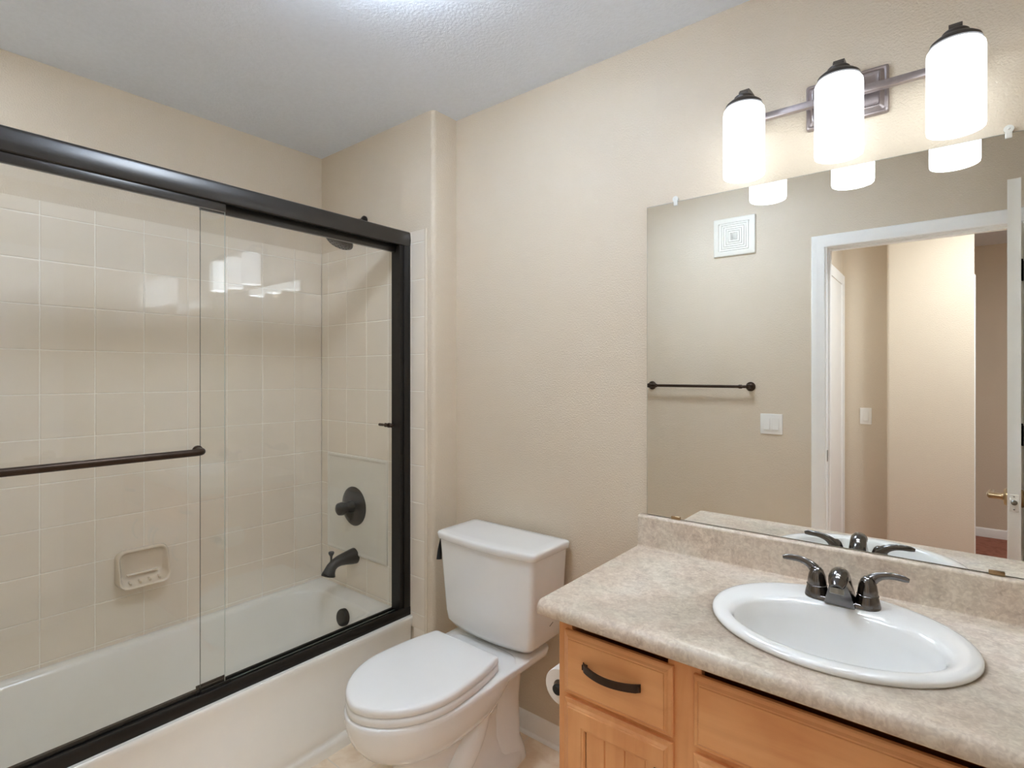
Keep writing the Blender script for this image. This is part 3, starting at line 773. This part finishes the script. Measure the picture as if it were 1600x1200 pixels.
def edge_slab(bm, x0, x1, z0, z1, y0=CYF, t=0.020):
    """drawer front with a stepped and coved edge"""
    rr = [(0, 0.0), (0, 0.008), (0.003, 0.0105), (0.009, 0.0125), (0.013, 0.0165), (0.0155, 0.0175), (0.0165, t), (0.019, t)]
    loft(bm, [[(x, y0-d, z) for (x, z) in ((x0+i, z0+i), (x1-i, z0+i), (x1-i, z1-i), (x0+i, z1-i))] for (i, d) in rr])
def pull(parent, cx, cz, L=0.145, axis='x'):
    bm = B(); n = 20; y0 = CYF - 0.020
    def pt(u, d, dz):
        return (cx+u, y0-d, cz+dz) if axis == 'x' else (cx+dz, y0-d, cz+u)
    rings = []
    for i in range(n+1):
        u = -L/2 + L*i/n; s = 1-(2*u/L)**2
        d = 0.004 + 0.024*s; h = 0.0082 + 0.0012*(1-s); th = 0.0028
        if i == 0 or i == n: d = -0.0005
        rings.append([pt(u, d-th if d > 0.003 else d, -h), pt(u, d+th, -h*0.9), pt(u, d+th, h*0.9), pt(u, d-th if d > 0.003 else d, h)])
    loft(bm, rings)
    for e in (-1, 1):
        p = pt(e*(L/2-0.006), 0, 0)
        bx(bm, p[0]-0.006, p[0]+0.006, y0-0.008, y0+0.0005, p[2]-0.006, p[2]+0.006, bevel=0.001)
    return obj('pull', bm, 'orb', parent=parent, root=va, angle=30)
def drawer(name, x0, x1, z0, z1, with_pull, label=None):
    bm = B(); edge_slab(bm, x0, x1, z0, z1)
    o = obj(name, bm, 'woodx', parent=va, root=va, angle=20)
    if with_pull: pull(o, (x0+x1)/2-0.004, (z0+z1)/2+0.010)
    if label: o['label'] = label
    return o
def cab_door(x0, x1, z0, z1, side):
    bm = B(); y0 = CYF; t = 0.020
    rr = [(0, 0.0), (0, 0.008), (0.003, 0.0105), (0.009, 0.0125), (0.013, 0.0165), (0.0155, 0.0175), (0.0165, t)]
    inn = [(0.052, t), (0.0535, t-0.002), (0.058, t-0.003), (0.060, t-0.009)]
    rings = [[(x, y0-d, z) for (x, z) in ((x0+i, z0+i), (x1-i, z0+i), (x1-i, z1-i), (x0+i, z1-i))] for (i, d) in rr+inn]
    loft(bm, rings, cap1=False)
    o = obj('cabinet_door', bm, 'woodz', parent=va, root=va, angle=20)
    bm = B(); a, b = x0+0.060, x1-0.060; n = max(2, round((b-a)/0.045)); pts = []
    for i in range(n):
        u0 = a+(b-a)*i/n; u1 = a+(b-a)*(i+1)/n
        pts += [(u0, y0-t+0.012), (u0+0.002, y0-t+0.009), (u1-0.002, y0-t+0.009)]
    pts += [(b, y0-t+0.012), (b, y0-0.001), (a, y0-0.001)]
    prism(bm, pts, 'z', z0+0.058, z1-0.058)
    obj('beaded_panel', bm, 'woodz', parent=o, root=va, angle=20)
    pull(o, (x1-0.028) if side > 0 else (x0+0.028), z1-0.12, 0.12, 'z')
    return o
drawer('drawer', 1.720, 1.992, 0.591, 0.742, True)
drawer('false_front', 2.036, 2.508, 0.594, 0.742, False)
drawer('drawer', 2.534, 2.838, 0.591, 0.742, True)
cab_door(1.720, 1.992, 0.118, 0.580, 1)
cab_door(2.036, 2.269, 0.118, 0.580, 1)
cab_door(2.275, 2.508, 0.118, 0.580, -1)
cab_door(2.534, 2.838, 0.118, 0.580, -1)

# ------------------------------------------------------------------ countertop with integral backsplash
CT = 0.806
bm = B()
pr = [(-0.003, CT-0.034), (-0.003, 0.905)]
pr += [(-0.017 - 0.008*math.sin(a), 0.897+0.008*math.cos(a)) for a in [PI/2*i/6 for i in range(7)]]
pr += [(-0.025, CT+0.008), (-0.027, CT+0.003), (-0.032, CT)]
pr += [(-0.548, CT), (-0.553, CT+0.0008)]
pr += [(-0.558 - 0.020*math.sin(a), CT-0.0195+0.020*math.cos(a)) for a in [PI*0.5*i/8 for i in range(9)]]
pr += [(-0.578, CT-0.028), (-0.576, CT-0.032), (-0.560, CT-0.034), (-0.556, CT-0.034)]
prism(bm, pr, 'x', 1.662, XR-0.002)
ct = obj('countertop', bm, 'stone', angle=30)
SX, SY = 2.249, -0.288
cut = B(); loft(cut, [[(SX+0.235*math.cos(2*PI*i/48), SY+0.198*math.sin(2*PI*i/48), z) for i in range(48)] for z in (0.7, 0.85)])
co = obj('cutter', cut, 'stone')
mod = ct.modifiers.new('hole', 'BOOLEAN'); mod.object = co; mod.operation = 'DIFFERENCE'; mod.solver = 'EXACT'
bpy.context.view_layer.update()
me2 = bpy.data.meshes.new_from_object(ct.evaluated_get(bpy.context.evaluated_depsgraph_get()))
ct.modifiers.clear(); old = ct.data; ct.data = me2; me2.name = 'countertop'; bpy.data.meshes.remove(old)
bpy.data.objects.remove(co)
tag(ct, 'mottled beige laminate countertop with low backsplash on the vanity', 'countertop')

# ------------------------------------------------------------------ sink
si = thing('sink', 'white oval drop-in sink set in the countertop', 'sink', (SX, SY, CT))
def oval(a, b, yc, z, n=72): return [(SX+a*math.cos(2*PI*i/n), yc+b*math.sin(2*PI*i/n), z) for i in range(n)]
bm = B()
prof = [(0.247, 0.216, SY, 0.0), (0.250, 0.219, SY, 0.004), (0.249, 0.218, SY, 0.009), (0.245, 0.214, SY, 0.0125), (0.238, 0.207, SY, 0.0145), (0.228, 0.196, SY-0.001, 0.0150),
        (0.216, 0.170, SY-0.016, 0.0140), (0.207, 0.152, SY-0.030, 0.0125), (0.199, 0.142, SY-0.037, 0.009), (0.193, 0.1355, SY-0.040, 0.000), (0.189, 0.130, SY-0.042, -0.028), (0.178, 0.121, SY-0.042, -0.06),
        (0.160, 0.107, SY-0.042, -0.095), (0.125, 0.082, SY-0.040, -0.122), (0.075, 0.05, SY-0.038, -0.136), (0.026, 0.026, SY-0.036, -0.142)]
ins = [oval(a, b, yc, CT+dz) for a, b, yc, dz in prof]
out2 = [oval(a, b, yc, CT+dz) for a, b, yc, dz in ((0.026, 0.026, SY-0.036, -0.152), (0.085, 0.06, SY-0.038, -0.146), (0.170, 0.117, SY-0.042, -0.104), (0.20, 0.142, SY-0.04, -0.03), (0.215, 0.155, SY-0.03, 0.001))]
loft(bm, ins, cap0=False, cap1=True)
obj('basin', bm, 'porcelain', parent=si, root=si, angle=70)
bm = B(); lathe(bm, [(0.0, -0.006), (0.024, -0.006), (0.024, 0.0015), (0.018, 0.003), (0.015, 0.001), (0.0, 0.004)], (SX, SY-0.036, CT-0.141), n=28)
obj('drain', bm, 'gunmetal', parent=si, root=si)

# ------------------------------------------------------------------ faucet
FX, FY, FZ = 2.247, -0.148, CT+0.0135
fa = thing('faucet', 'gunmetal two-handle faucet on the back rim of the sink', 'faucet', (FX, FY, FZ))
bm = B()
loft(bm, [[(FX+p[0], FY+p[1], FZ+dz) for p in rrect(0, 0, 0.078-i, 0.026-i, 0.024-i*0.9, 8)] for (i, dz) in ((0, -0.003), (0, 0.004), (0.002, 0.007), (0.006, 0.009))])
obj('base_plate', bm, 'gunmetal', parent=fa, root=fa, angle=40)
bm = B()   # spout: flared foot, rising and curving forward to a rounded nose
cent = bez((FX, FY+0.002, FZ+0.004), (FX, FY+0.002, FZ+0.062), (FX, FY-0.020, FZ+0.090), (FX, FY-0.082, FZ+0.056), 18)
wd = [0.029, 0.0275, 0.026, 0.0245, 0.023, 0.0220, 0.0212, 0.0206, 0.0202, 0.0200, 0.0199, 0.0199, 0.0200, 0.0200, 0.020, 0.0198, 0.019, 0.0170, 0.012]
dp = [0.027, 0.025, 0.023, 0.0215, 0.0205, 0.0195, 0.019, 0.0185, 0.018, 0.018, 0.018, 0.018, 0.018, 0.018, 0.018, 0.0175, 0.0165, 0.0145, 0.010]
tube(bm, cent, 1.0, n=28, flat=[(b, a) for a, b in zip(wd, dp)], up=(1, 0, 0))
# flared front web from the base up to the nose
loft(bm, [[(FX+sx*hw, y, FZ+z) for (sx, y) in ((-1, y1), (1, y1), (1, y0), (-1, y0))] for (hw, y0, y1, z) in ((0.031, FY-0.036, FY+0.02, 0.0), (0.0285, FY-0.038, FY+0.016, 0.012), (0.023, FY-0.044, FY+0.01, 0.034), (0.0175, FY-0.056, FY+0.0, 0.054), (0.0165, FY-0.062, FY-0.008, 0.060))])
obj('spout', bm, 'gunmetal', parent=fa, root=fa, angle=45)
bm = B(); tip = Vector((FX, FY-0.074, FZ+0.044)); lathe(bm, [(0.0, -0.008), (0.0145, -0.008), (0.0145, 0.004), (0.0125, 0.005), (0.0115, 0.001), (0.0, 0.001)], tip, (0, -0.35, -1), n=22)
obj('aerator', bm, 'steel', parent=fa, root=fa)
for s in (-1, 1):
    bm = B(); hx = FX + s*0.052; c0 = Vector((hx, FY, FZ))
    lathe(bm, [(0.0, 0.0), (0.0265, 0.0), (0.0265, 0.004), (0.0235, 0.018), (0.0215, 0.026), (0.0228, 0.0275), (0.0215, 0.029), (0.0, 0.029)], c0, n=32)
    lathe(bm, [(0.0, 0.028), (0.0208, 0.029), (0.0203, 0.038), (0.018, 0.052), (0.0135, 0.063), (0.008, 0.069), (0.0, 0.070)], c0, n=32)
    pth = bez(c0+Vector((-s*0.004, 0.004, 0.040)), c0+Vector((s*0.004, 0.010, 0.072)), c0+Vector((s*0.036, 0.014, 0.084)), c0+Vector((s*0.078, 0.006, 0.076)), 14)
    tube(bm, pth, [0.016, 0.0155, 0.0148, 0.0138, 0.0125, 0.0112, 0.010, 0.0092, 0.0086, 0.0082, 0.008, 0.0079, 0.0077, 0.007, 0.0045], n=18, flat=[(1, 0.95 - 0.035*i if i < 10 else 0.6) for i in range(15)], up=(0, 1, 0))
    obj('lever_handle', bm, 'gunmetal', parent=fa, root=fa, angle=50)

# ------------------------------------------------------------------ wall mirror
MX0, MX1, MZ0, MZ1 = 1.685, 2.835, 0.907, 1.899
mi = thing('wall_mirror', 'large frameless wall mirror above the vanity backsplash', 'mirror', ((MX0+MX1)/2, 0.0, MZ0))
bm = B()
loft(bm, [[(x, y, z) for (x, z) in ((MX0+i, MZ0+i), (MX1-i, MZ0+i), (MX1-i, MZ1-i), (MX0+i, MZ1-i))] for (i, y) in ((0, -0.0005), (0, -0.0055), (0.0008, -0.006))])
mg = obj('mirror_glass', bm, 'gedge', parent=mi, root=mi, mats=['mirror'], angle=5)
for p in mg.data.polygons:
    if p.normal.y < -0.99: p.material_index = 1
for (x, z, s) in ((1.781, MZ1, 1), (2.55, MZ1, 1), (1.782, MZ0, -1), (2.53, MZ0, -1)):
    bm = B()
    if s > 0:
        lathe(bm, [(0.0, -0.0095), (0.009, -0.0095), (0.0075, 0.0), (0.0, 0.0)], (x, -0.0005, z+0.008), (0, 1, 0), n=18)
        bx(bm, x-0.006, x+0.006, -0.0095, -0.0065, z-0.012, z+0.008, bevel=0.001)
        lathe(bm, [(0, 0), (0.003, 0), (0.002, 0.0015), (0, 0.002)], (x, -0.0098, z+0.009), (0, -1, 0), n=10)
    else:
        bx(bm, x-0.014, x+0.014, -0.011, -0.0065, z-0.001, z+0.008, bevel=0.001)
    obj('mirror_clip', bm, 'clip' if s > 0 else 'nickel', parent=mi, root=mi)

# ------------------------------------------------------------------ vanity light
vl = thing('vanity_light', 'three-shade bar light on the wall above the mirror', 'light fixture', (2.238, 0.0, 2.074))
bm = B()
loft(bm, [[(x, -d, z) for (x, z) in rrect(2.238, 2.074, 0.092-i, 0.060-i, 0.006, 3)] for (i, d) in ((0, 0), (0, 0.008), (0.002, 0.012), (0.005, 0.014), (0.009, 0.013), (0.012, 0.016), (0.016, 0.0215), (0.018, 0.022), (0.021, 0.018), (0.024, 0.017))])
obj('back_plate', bm, 'pewter', parent=vl, root=vl, angle=25)
BY, BZ = -0.045, 2.068
bm = B(); bx(bm, 2.004, 2.472, BY-0.008, BY+0.008, BZ-0.009, BZ+0.009, bevel=0.0015)
bx(bm, 2.225, 2.251, BY, -0.015, BZ-0.012, BZ+0.012, bevel=0.002)
obj('bar', bm, 'pewter', parent=vl, root=vl)
for lx in (2.019, 2.238, 2.457):
    LY = -0.130; zt = 2.076
    bm = B()
    pth = [(lx, BY, BZ+0.004), (lx, BY, BZ+0.030), (lx, BY-0.004, BZ+0.041), (lx, BY-0.014, BZ+0.049), (lx, BY-0.030, BZ+0.052), (lx, LY+0.022, BZ+0.052), (lx, LY+0.007, BZ+0.050), (lx, LY, BZ+0.043), (lx, LY, zt+0.014)]
    tube(bm, pth, 0.0095, n=4, flat=(0.75, 1.75), up=(1, 0, 0))
    am = obj('arm', bm, 'pewterdk', parent=vl, root=vl, angle=30)
    bm = B()
    lathe(bm, [(0.0, 0.026), (0.021, 0.026), (0.024, 0.023), (0.0245, 0.016), (0.036, 0.011), (0.0445, 0.004), (0.0465, -0.003), (0.0, -0.003)], (lx, LY, zt), n=40)
    obj('shade_cap', bm, 'pewterdk', parent=vl, root=vl)
    bm = B()
    lathe(bm, [(0.020, 0.0), (0.040, 0.0), (0.046, -0.003), (0.0505, -0.010), (0.0515, -0.018), (0.0515, -0.178), (0.0505, -0.185), (0.0485, -0.186), (0.0470, -0.183), (0.0470, -0.02), (0.043, -0.008), (0.020, -0.004)], (lx, LY, zt-0.003), n=48, cap0=False, cap1=False)
    obj('lamp_shade', bm, 'shade', parent=vl, root=vl, angle=60)
    bm = B()
    lathe(bm, [(0.0, 0.0), (0.013, 0.0), (0.013, -0.03), (0.018, -0.042), (0.027, -0.060), (0.029, -0.075), (0.025, -0.092), (0.013, -0.102), (0.0, -0.105)], (lx, LY, zt-0.008), n=24)
    obj('bulb', bm, 'bulb', parent=vl, root=vl)

# ------------------------------------------------------------------ toilet paper on the cabinet side
TX, TY, TZc = 1.651, -0.41, 0.537
tp_ = thing('toilet_paper_holder', 'dark bronze paper roll holder fixed to the vanity side', 'paper holder', (CX0, TY, TZc))
for s in (-1, 1):
    bm = B(); yy = TY + s*0.063
    lathe(bm, [(0, 0), (0.018, 0), (0.018, 0.005), (0.008, 0.009), (0, 0.009)], (CX0, yy, TZc), (-1, 0, 0), n=20)
    tube(bm, [(CX0-0.005, yy, TZc), (TX, yy, TZc)], 0.006, n=12)
    lathe(bm, [(0.0, 0), (0.010, 0), (0.014, 0.004), (0.014, 0.010), (0.009, 0.013), (0, 0.013)], (TX, yy - 0.006, TZc), (0, 1, 0), n=20)
    obj('bracket', bm, 'blackin', parent=tp_, root=tp_)
bm = B(); tube(bm, [(TX, TY-0.062, TZc), (TX, TY+0.062, TZc)], 0.0085, n=16)
obj('roller', bm, 'blackin', parent=tp_, root=tp_)
bm = B(); lathe(bm, [(0.020, -0.050), (0.0455, -0.050), (0.047, -0.048), (0.047, 0.048), (0.0455, 0.050), (0.020, 0.050), (0.020, -0.050)], (TX, TY, TZc), (0, 1, 0), n=48, cap0=False, cap1=False)
tag(obj('toilet_paper_roll', bm, 'paper'), 'white toilet paper roll half hidden by the vanity side', 'toilet paper')

# ------------------------------------------------------------------ things on the wall opposite (seen in the mirror)
tb = thing('towel_bar', 'oil-rubbed bronze towel bar on the wall opposite the mirror', 'towel bar', (1.262, YW, 1.289))
for x in (0.962, 1.562):
    bm = B()
    lathe(bm, [(0.0, -0.001), (0.026, 0.0), (0.027, 0.004), (0.022, 0.008), (0.020, 0.012), (0.012, 0.016), (0.009, 0.026), (0.011, 0.038), (0.014, 0.045), (0.015, 0.054), (0.012, 0.062), (0.0, 0.065)], (x, YW, 1.289), (0, 1, 0), n=28)
    obj('post', bm, 'orb', parent=tb, root=tb)
bm = B(); tube(bm, [(0.962, YW+0.052, 1.289), (1.562, YW+0.052, 1.289)], 0.0085, n=16)
for x in (1.005, 1.519): lathe(bm, [(0, -0.01), (0.010, -0.01), (0.0115, -0.006), (0.0115, 0.006), (0.010, 0.01), (0, 0.01)], (x, YW+0.052, 1.289), (1, 0, 0), n=16)
obj('rail', bm, 'orb', parent=tb, root=tb)
vg = thing('vent_grille', 'square cream vent grille with concentric slots high on the wall opposite the mirror', 'vent', (1.472, YW, 2.165))
bm = B()
loft(bm, [[(x, YW+d, z) for (x, z) in rrect(1.472, 2.165, 0.118-i, 0.112-i, 0.006, 3)] for (i, d) in ((0, -0.001), (0, 0.008), (0.004, 0.014), (0.012, 0.016), (0.030, 0.016), (0.031, 0.008))])
obj('plate', bm, 'grille', parent=vg, root=vg, angle=25)
bm = B()
for k in range(6):
    h1 = 0.080 - 0.0125*k; h0 = h1 - 0.0095
    for (x0, x1, z0, z1) in ((-h1, h1, h0, h1), (-h1, h1, -h1, -h0), (-h1, -h0, -h0, h0), (h0, h1, -h0, h0)):
        bx(bm, 1.472+x0, 1.472+x1, YW+0.007, YW+0.016, 2.165+z0, 2.165+z1)
bx(bm, 1.472-0.012, 1.472+0.012, YW+0.007, YW+0.016, 2.165-0.012, 2.165+0.012)
obj('louvre', bm, 'grille', parent=vg, root=vg, angle=25)

def switch(name, label, x, y, z, gang, out=1):
    hw = 0.035 if gang == 1 else 0.058
    t = thing(name, label, 'light switch', (x, y, z))
    bm = B()
    loft(bm, [[(xx, y+out*d, zz) for (xx, zz) in rrect(x, z, hw-i, 0.0575-i, 0.004, 3)] for (i, d) in ((0, -0.001), (0, 0.003), (0.002, 0.006), (0.004, 0.0065))])
    obj('plate', bm, 'switch', parent=t, root=t, angle=30)
    for cx in ([0] if gang == 1 else [-0.023, 0.023]):
        bm = B()
        bx(bm, x+cx-0.0175, x+cx+0.0175, min(y+out*0.005, y+out*0.0075), max(y+out*0.005, y+out*0.0075), z-0.034, z+0.034, bevel=0.0008)
        pr = [(y+out*0.007, z-0.030), (y+out*0.0125, z-0.030), (y+out*0.0095, z), (y+out*0.0085, z+0.030), (y+out*0.007, z+0.030)]
        prism(bm, pr, 'x', x+cx-0.0145, x+cx+0.0145)
        obj('rocker', bm, 'switch', parent=t, root=t, angle=20)
    return t
switch('light_switch', 'white double rocker switch under the towel bar, beside the doorway', 1.672, YW, 1.080, 2)
switch('light_switch', 'white single rocker switch on the hall wall through the doorway', 1.998, -2.86, 1.068, 1)

# ------------------------------------------------------------------ unseen ceiling lamps added to even out the light in bathroom and hall
def added_ceiling_light(label, x, y, dome, domed, r=0.17):
    hl = thing('added_ceiling_light', label, 'ceiling light', (x, y, H))
    bm = B()
    if domed: lathe(bm, [(0.0, 0), (0.055, 0), (0.055, -0.010), (0.045, -0.016), (0.012, -0.020), (0.012, -0.026), (0.0, -0.026)], hl.location, n=32)
    else: lathe(bm, [(0.0, 0), (r, 0), (r, -0.012), (r-0.004, -0.016), (r-0.014, -0.016), (r-0.015, -0.012), (0.0, -0.012)], hl.location, n=48)
    obj('rim', bm, 'trim', parent=hl, root=hl)
    bm = B()
    if domed: lathe(bm, [(0.0, -0.022)] + [(0.165*math.cos(a), -0.056+0.034*math.sin(a)) for a in [PI/2-PI*i/16 for i in range(1, 16)]] + [(0.0, -0.090)], hl.location, n=48, cap0=False, cap1=False)
    else: lathe(bm, [(r-0.016, -0.0122), (r-0.017, -0.015), (r-0.03, -0.018), (0.03, -0.021), (0.0, -0.021)], hl.location, n=48, cap0=False)
    obj('diffuser', bm, dome, parent=hl, root=hl, angle=60)
added_ceiling_light('unseen flat round lamp added on the hall ceiling as fill light', 2.85, -2.04, 'dome', False)
added_ceiling_light('unseen bowl lamp added just below the bathroom ceiling as fill light', 1.42, -0.88, 'roomfill', True)
added_ceiling_light('small unseen lamp added in the ceiling over the tub as fill light', 0.36, -1.50, 'tubfill', False, 0.09)
